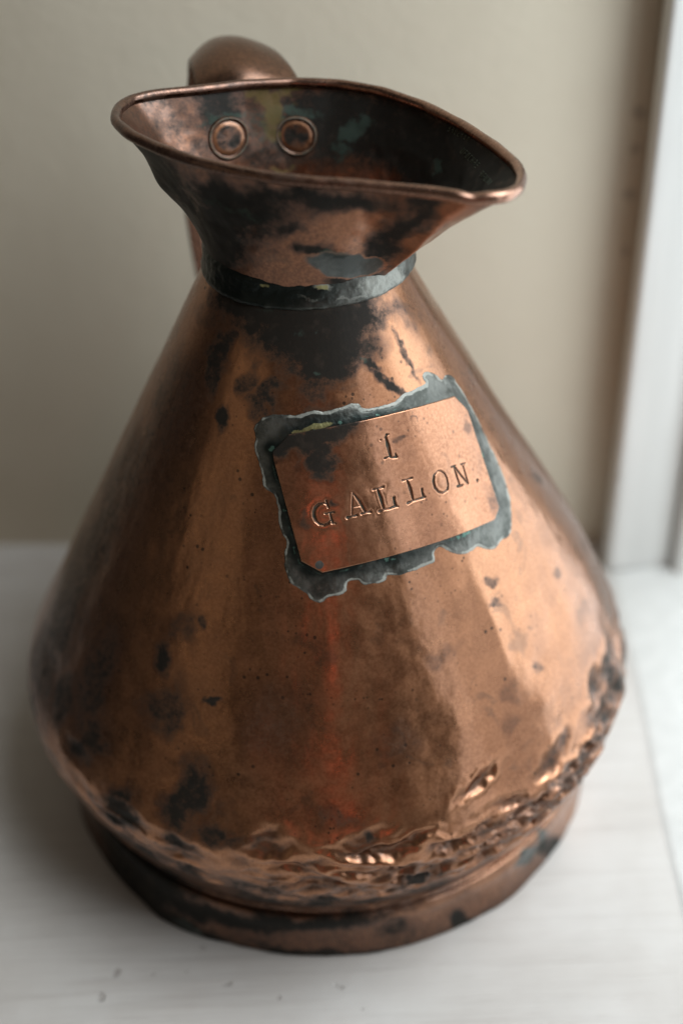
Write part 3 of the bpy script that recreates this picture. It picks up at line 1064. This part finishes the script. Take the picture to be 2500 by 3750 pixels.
# stamped marks inside the mouth (too worn to read): shallow strokes pressed into the copper
def stamped_marks():
    rs = np.random.RandomState(3)
    t_ = NT("worn_stamp")
    mat = t_.out((0.10, 0.115, 0.085), 0.6, 0.5)
    V, Fc = [], []
    rows = [((1640, 468), (1722, 508), 7), ((1690, 548), (1752, 610), 7), ((1758, 632), (1800, 676), 5)]
    for (a, b, n) in rows:
        a, b = np.array(a, float), np.array(b, float)
        dr = (b - a) / np.linalg.norm(b - a)
        pr = np.array([dr[1], -dr[0]])
        for k in range(n):
            c = a + (b - a) * (k + 0.5) / n
            h = 11
            segs = [[(-2.5, -h), (-2.5, h)], [(2.5, -h), (2.5, h)], [(-2.5, h), (2.5, h)], [(-2.5, 0), (2.5, 0)], [(-2.5, -h), (2.5, -h)]]
            for s in rs.choice(5, 3, replace=False):
                (u0, v0), (u1, v1) = segs[s]
                p0, p1 = c + dr * u0 + pr * v0, c + dr * u1 + pr * v1
                q0, q1 = fi(*p0), fi(*p1)
                if np.linalg.norm(q1 - q0) < 2e-4:
                    continue
                nrm = np.array([-(q0[0] - 0), -(q0[1] - 0), 0.04])
                nrm /= np.linalg.norm(nrm)
                sd = np.cross(nrm, q1 - q0)
                sd = sd / np.linalg.norm(sd) * 0.00012
                lift = nrm * 0.00022
                b0 = len(V)
                V += [q0 - sd + lift, q0 + sd + lift, q1 + sd + lift, q1 - sd + lift,
                      q0 - sd - lift, q0 + sd - lift, q1 + sd - lift, q1 - sd - lift]
                for q in ((0, 1, 2, 3), (7, 6, 5, 4), (0, 4, 5, 1), (1, 5, 6, 2), (2, 6, 7, 3), (3, 7, 4, 0)):
                    Fc.append([b0 + i for i in q])
    o = mesh_object("stamped_marks", V, Fc, mat, mouth, smooth=False)
    o["label"] = "faint worn stamped marks inside the mouth"


stamped_marks()


# rivets of the handle, seen inside the mouth
def rivet(px, py, r, k):
    P = fi(px, py)
    e1 = fi(px + 30, py) - P
    e2 = fi(px, py + 30) - P
    n = np.cross(e1, e2)
    n /= np.linalg.norm(n)
    if n @ (CAM - P) < 0:
        n = -n
    e1 = e1 - n * (e1 @ n)
    e1 /= np.linalg.norm(e1)
    e2 = np.cross(n, e1)
    pr = [(0.0, 0.0007), (0.3, 0.00075), (0.55, 0.0008), (0.72, 0.0008), (0.80, 0.0005), (0.86, 0.0004), (0.90, 0.0010), (0.95, 0.0013), (1.0, 0.0011), (1.06, 0.0003), (1.1, -0.0008)]
    na = 64
    a = np.linspace(0, 2 * math.pi, na, endpoint=False)
    V = []
    G = []
    for (q, h) in pr:
        for b in a:
            w = r * q * (1 + 0.045 * math.sin(2 * b + k) + 0.012 * math.sin(3 * b + 3 * k))
            V.append(P + e1 * w * math.cos(b) + e2 * w * math.sin(b) + n * h)
            G.append(q)
    V, G = np.array(V), np.array(G)
    V += (0.00028 * fbm(V * 300, 3))[:, None] * n
    ring = np.exp(-((G - 0.96) / 0.07) ** 2)
    ctr = fbm(V * 260 + 5 * k, 3)
    A = np.stack([0.55 * (G > .78) * (G < .9) + np.clip(0.74 + ctr * 1.4, 0, 1) * (G < 0.68), ring * 0.95 + 0.25 * (ctr > .2), 0.9 * (G > .55) * (G < .82), 0 * G], -1)
    return mesh_object("rivet", V, grid_faces(len(pr), na, True), M_RIVET, mouth, {"patina": A})


M_RIVET = copper_material("rivet_copper", light=(0.36, 0.17, 0.085), mid=(0.13, 0.07, 0.046), brown=(0.085, 0.05, 0.038), rough=0.5, pits=0.2)
rivet(835, 507, 0.0066, 0.0)
rivet(1085, 498, 0.0064, 2.0)

# ------------------------------------------------------------------ strap handle at the back
HB = math.radians(109.5)
hdir = np.array([math.cos(HB), math.sin(HB), 0])
hside = np.array([math.sin(HB), -math.cos(HB), 0])
hz = np.array([0, 0, 1.0])
h_pts = [(0.0420, 0.2480), (0.0480, 0.2560), (0.0560, 0.2615), (0.0660, 0.2635), (0.0760, 0.2615), (0.0850, 0.2550), (0.0915, 0.2440), (0.0950, 0.2310), (0.0965, 0.2150), (0.0930, 0.1940), (0.0860, 0.1740), (0.0760, 0.1560), (0.0735, 0.1480), (0.0745, 0.1400)]
hc = resample(np.array(h_pts), 150)
h0 = np.array([0.000, 0.0, 0.0012])


def build_handle():
    tg = np.gradient(hc, axis=0)
    tg /= np.linalg.norm(tg, axis=1)[:, None]
    nn = np.stack([-tg[:, 1], tg[:, 0]], -1)       # outward side of the loop (up at the top)
    V, n = [], 44
    for i in range(len(hc)):
        s = i / (len(hc) - 1)
        w = 0.0190 - 0.0085 * sst(0.02, 0.36, s)       # half width, narrower down the back
        arch = 0.0035 + 0.003 * sst(0, 0.3, s)
        th_ = 0.0012
        for k in range(n):
            q = k / n
            if q < 0.5:
                u = -1 + 4 * q
                off = th_ + arch * (1 - u * u)
            else:
                u = 1 - 4 * (q - 0.5)
                off = -th_ + (arch - 0.0008) * (1 - u * u)
            u2 = u
            c = hc[i] + nn[i] * off
            V.append(h0 + hdir * c[0] + hz * c[1] + hside * (u2 * w - 0.0042 * sst(0.30, 0.62, s)))
    V = np.array(V)
    V += 0.0004 * fbm(V * 60, 2)[:, None]
    A = np.stack([0.5 * np.clip(fbm(V * 50, 4), 0, 1) + .2, 0 * V[:, 0], 0 * V[:, 0] + .1, 0 * V[:, 0]], -1)
    f = grid_faces(len(hc), n, True)
    o = mesh_object("handle", V, f, M_HANDLE, jug, {"patina": A})
    import bmesh
    bm = bmesh.new()
    bm.from_mesh(o.data)
    bm.verts.ensure_lookup_table()
    N = len(hc)
    for base, rev in ((0, False), ((N - 1) * n, True)):
        for k in range(n // 2 - 1):
            a, b, c, d = base + k, base + k + 1, base + n - 1 - k, base + (n - k) % n
            q = [bm.verts[x] for x in dict.fromkeys((a, b, c, d))]
            try:
                bm.faces.new(q)
            except ValueError:
                pass
    bmesh.ops.recalc_face_normals(bm, faces=bm.faces)
    bm.to_mesh(o.data)
    bm.free()
    return o


M_HANDLE = copper_material("brown_copper_strap", light=(0.34, 0.17, 0.10), mid=(0.15, 0.08, 0.05), brown=(0.085, 0.048, 0.032), rough=0.25, pits=0.2)
build_handle()

# ------------------------------------------------------------------ label plate with stamped lettering
Z1 = lambda L: [(1100 + .2551 * x, 1550 + .2551 * y, .2551 * w) for x, y, w in L]
Z2 = lambda L: [(1400 + .2551 * x, 1550 + .2551 * y, .2551 * w) for x, y, w in L]
STROKES = [
    # G
    Z1([(385, 1165, 8), (330, 1137, 13), (260, 1150, 18), (210, 1200, 22), (188, 1270, 24), (192, 1330, 24), (220, 1395, 22), (270, 1440, 20), (330, 1450, 15), (390, 1430, 13), (425, 1390, 12)]),
    Z1([(362, 1100, 14), (376, 1150, 11), (393, 1200, 14)]), Z1([(420, 1295, 11), (440, 1370, 14), (460, 1425, 16)]), Z1([(445, 1427, 10), (495, 1425, 12)]), Z1([(345, 1290, 9), (475, 1265, 13)]),
    # A
    Z1([(738, 990, 8), (730, 1150, 10), (728, 1315, 9)]), Z1([(745, 1000, 10), (830, 1110, 21), (910, 1260, 18)]), Z1([(740, 1197, 5), (850, 1178, 5)]),
    Z1([(665, 1345, 26), (728, 1330, 10), (795, 1312, 20)]), Z1([(862, 1290, 18), (925, 1275, 10), (985, 1262, 20)]),
    # L
    Z1([(1085, 950, 14), (1125, 1060, 25), (1170, 1225, 14)]), Z1([(1025, 945, 17), (1095, 930, 11), (1160, 907, 19)]),
    Z1([(1112, 1258, 25), (1170, 1235, 13), (1260, 1215, 16), (1330, 1185, 22), (1372, 1190, 10)]), Z1([(1310, 1062, 22), (1316, 1110, 14), (1335, 1180, 22)]),
    # L
    Z2([(255, 818, 17), (320, 805, 10), (385, 782, 18)]), Z2([(320, 815, 14), (360, 930, 26), (402, 1090, 14)]),
    Z2([(335, 1140, 25), (400, 1110, 13), (500, 1080, 16), (565, 1055, 22)]), Z2([(525, 940, 19), (530, 990, 14), (550, 1050, 22)]),
    # O
    Z2([(745, 685, 10), (692, 745, 20), (680, 830, 22), (700, 920, 21), (755, 985, 17), (820, 1000, 15), (878, 955, 20), (888, 880, 15), (870, 785, 11), (832, 715, 11), (785, 683, 10), (745, 685, 10)]),
    # N
    Z2([(940, 630, 14), (1000, 610, 12)]), Z2([(975, 620, 12), (1010, 740, 17), (1055, 885, 14)]), Z2([(1025, 907, 20), (1105, 890, 18)]),
    Z2([(985, 620, 14), (1080, 750, 15), (1185, 875, 15)]), Z2([(1105, 590, 12), (1140, 720, 14), (1185, 870, 14)]), Z2([(1080, 592, 12), (1145, 578, 12)]),
    # full stop
    Z2([(1317, 823, 28), (1322, 829, 28)]),
    # 1
    Z1([(1195, 195, 14), (1225, 320, 30), (1262, 475, 20)]), Z1([(1180, 212, 9), (1208, 163, 20), (1236, 155, 8)]), Z1([(1120, 237, 10), (1122, 239, 10)]),
    Z1([(1185, 500, 18), (1240, 475, 9), (1290, 490, 14), (1350, 480, 20)]), Z1([(1330, 430, 10), (1346, 475, 18)]),
]


def stroke_field(D):
    """distance (m) outside the stamped strokes; negative inside"""
    out = np.full(len(D), 1.0)
    for st in STROKES:
        Q = np.array([px_dev(x, y) for x, y, w in st])
        Wd = np.array([w for _, _, w in st]) * 0.43 / F * 0.92
        for k in range(len(Q) - 1):
            a, b = Q[k], Q[k + 1]
            lo = np.minimum(a, b) - 0.004
            hi = np.maximum(a, b) + 0.004
            idx = np.where((D[:, 0] > lo[0]) & (D[:, 0] < hi[0]) & (D[:, 1] > lo[1]) & (D[:, 1] < hi[1]))[0]
            if len(idx) == 0:
                continue
            p = D[idx]
            e = b - a
            t = np.clip(((p - a) @ e) / max(e @ e, 1e-14), 0, 1)
            dd = np.linalg.norm(p - a - t[:, None] * e, axis=1) - (Wd[k] * (1 - t) + Wd[k + 1] * t)
            out[idx] = np.minimum(out[idx], dd)
    return out


PLATE_H = 0.0014


def surf_h(th, r, z):
    return body_disp(th.ravel(), r.ravel(), z.ravel()).reshape(th.shape)


# plate axes in the developed sheet
pa = PLATE[5] - PLATE[4]
pa /= np.linalg.norm(pa)
pb = np.array([-pa[1], pa[0]])
PL2 = np.stack([PLATE @ pa, PLATE @ pb], -1)


def build_plate():
    lo, hi = PL2.min(0) - 0.0006, PL2.max(0) + 0.0006
    st = 0.00017
    gx = np.arange(lo[0], hi[0], st)
    gy = np.arange(lo[1], hi[1], st)
    X, Y = np.meshgrid(gx, gy)
    D2 = np.stack([X, Y], -1).reshape(-1, 2)
    D = D2[:, :1] * pa + D2[:, 1:] * pb
    sd = pol_dist(D2, PL2)
    # snap vertices just outside onto the outline so that the edge is clean
    keep = sd > -st * 0.75
    th, r, z = cone_from_dev(D)
    f = stroke_field(D)
    h = PLATE_H + 0.00007 * fbm(np.concatenate([D * 90, 0 * D[:, :1]], 1), 3)
    h = h + body_disp(th, r, z) * 0.9
    h -= 0.00045 * sst(0.00012, -0.00030, f)
    h += 0.00006 * np.exp(-((f - 0.00035) / 0.0003) ** 2)            # metal pushed up round the stamp
    h -= 0.00012 * np.exp(-(np.clip(f, 0, 1) / 0.0012) ** 2)          # dished hollow
    h -= 0.0009 * sst(0.00015, -0.0001, sd)                            # turned edge of the sheet
    V = lift_cone(th, r, z, h)
    fc = grid_faces(len(gy), len(gx))
    fc = fc[keep[fc].all(1)]
    # drop unused vertices
    used = np.unique(fc)
    mp = np.full(len(V), -1)
    mp[used] = np.arange(len(used))
    P0 = lift_cone(th, r, z, 0 * r)[used]
    c = 850, 1250
    cx = lambda x, y: (850 + .7334 * x, 1250 + .7334 * y)
    dark = blob_mask(P0, [(*cx(430, 480), 140, 42, -15, 1.3), (*cx(310, 500), 80, 45, -20, 1.2), (*cx(240, 540), 40, 40, 0, 1.1), (*cx(430, 560), 46, 60, 20, 1.1), (*cx(450, 630), 44, 44, 0, 1.0), (*cx(470, 665), 26, 36, 0, .95),
                          (*cx(360, 890), 28, 28, 0, .75), (*cx(500, 810), 14, 18, 0, .8), (*cx(480, 600), 40, 30, 0, .8), (*cx(330, 600), 20, 40, 0, .5), (*cx(820, 485), 22, 12, 0, .6), (*cx(900, 390), 10, 8, 0, .6),
                          (*cx(1170, 430), 16, 40, -15, .5), (*cx(1280, 790), 20, 50, -15, .5), (*cx(560, 415), 60, 18, -15, 1.1)], on_cone, 0.0035, 160)
    grey = blob_mask(P0, [(*cx(436, 1113), 18, 18, 0, .8)], on_cone, 0.0006, 300)
    green = 0.70 * sst(0.00002, -0.0002, f)[used]
    dark = np.maximum(dark, 0.72 * sst(0.00010, -0.00008, f)[used])
    dark = np.where(grey > .45, 0, dark)
    worn = 0.25 * np.exp(-((f - 0.0004) / 0.0005) ** 2)[used] + sst(0.0005, 0.0002, sd)[used] * 0.9
    worn = np.maximum(worn, blob_mask(P0, [(*cx(1100, 900), 70, 90, 0, .5), (*cx(700, 900), 250, 120, -15, .3)], on_cone, 0.003, 100))
    A = np.stack([dark, green, np.clip(worn, 0, 1), grey], -1)
    o = mesh_object("label_plate", V[used], mp[fc], M_PLATE, jug, {"patina": A})
    o["label"] = "copper plate stamped 1 GALLON., soldered to the front"
    return o


M_PLATE = copper_material("plate_copper", light=(0.58, 0.29, 0.165), mid=(0.38, 0.175, 0.092), brown=(0.27, 0.12, 0.062), rough=0.28, pits=0.7, mott=0.45)
plate = build_plate()


def build_solder():
    S2 = np.stack([SOLDER @ pa, SOLDER @ pb], -1)
    for _ in range(2):                                   # round the traced corners
        N2 = np.roll(S2, -1, 0)
        S2 = np.stack([0.75 * S2 + 0.25 * N2, 0.25 * S2 + 0.75 * N2], 1).reshape(-1, 2)
    lo, hi = S2.min(0) - 0.002, S2.max(0) + 0.002
    st = 0.00026
    gx = np.arange(lo[0], hi[0], st)
    gy = np.arange(lo[1], hi[1], st)
    X, Y = np.meshgrid(gx, gy)
    D2 = np.stack([X, Y], -1).reshape(-1, 2)
    D = D2[:, :1] * pa + D2[:, 1:] * pb
    N3 = np.concatenate([D2, 0 * D2[:, :1]], 1)
    jit = np.stack([fbm(N3 * 190, 4), fbm(N3 * 190 + 40, 4)], -1) * 0.0010
    so = pol_dist(D2 + jit, S2)
    sp = pol_dist(D2, PL2)
    th, r, z = cone_from_dev(D)
    gap = np.clip(-sp, 0, 1)
    near = np.exp(-(gap / 0.0022) ** 2)
    tin = 0.00018 + 0.00010 * fbm(N3 * 220 + 9, 3)
    h = sst(0, 0.0012, so) * (tin + 0.0005 * near + 0.0001 * np.exp(-(gap / 0.005) ** 2))
    h = h + 0.00010 * fbm(N3 * 600, 3) * sst(0, 0.0008, so)
    h = np.where(so < 0, -0.0006 * sst(0, 0.0008, -so), h) + 0.00012
    h = np.where(sp > 0.0012, -0.001, h)
    V = lift_cone(th, r, z, h + body_disp(th, r, z))
    fc = grid_faces(len(gy), len(gx))
    keep = (so > -0.0008) & (sp < 0.0018)
    fc = fc[keep[fc].all(1)]
    used = np.unique(fc)
    mp = np.full(len(V), -1)
    mp[used] = np.arange(len(used))
    nz = fbm(N3 * 150 + 3, 3)
    pale = np.clip(np.exp(-((so - 0.0003) / 0.00055) ** 2) * (0.82 + 1.6 * nz), 0, 1) + 0.25 * np.clip(fbm(N3 * 300, 3), 0, 1)
    P0 = lift_cone(th, r, z, 0 * r)
    cx = lambda x, y: (850 + .7334 * x, 1250 + .7334 * y)
    yel = blob_mask(P0, [(*cx(420, 425), 70, 12, -15, .85), (*cx(330, 450), 30, 10, -15, .7)], on_cone, 0.001, 300)
    dark = np.clip(0.85 * np.exp(-(gap / 0.0045) ** 2) + 0.7 * nz, 0, 1.1)
    # window side painted paler, standing in for the window's reflection
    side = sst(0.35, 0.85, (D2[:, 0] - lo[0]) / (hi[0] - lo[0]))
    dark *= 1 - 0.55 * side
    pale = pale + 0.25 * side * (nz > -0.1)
    green = 0.5 * np.exp(-((gap - 0.0008) / 0.0008) ** 2) + 0.3 * (nz > .25)
    A = np.stack([dark, green, np.clip(pale, 0, 1), yel], -1)[used]
    return mesh_object("solder_seam", V[used], mp[fc], M_SOLDER, plate, {"patina": A})


build_solder()
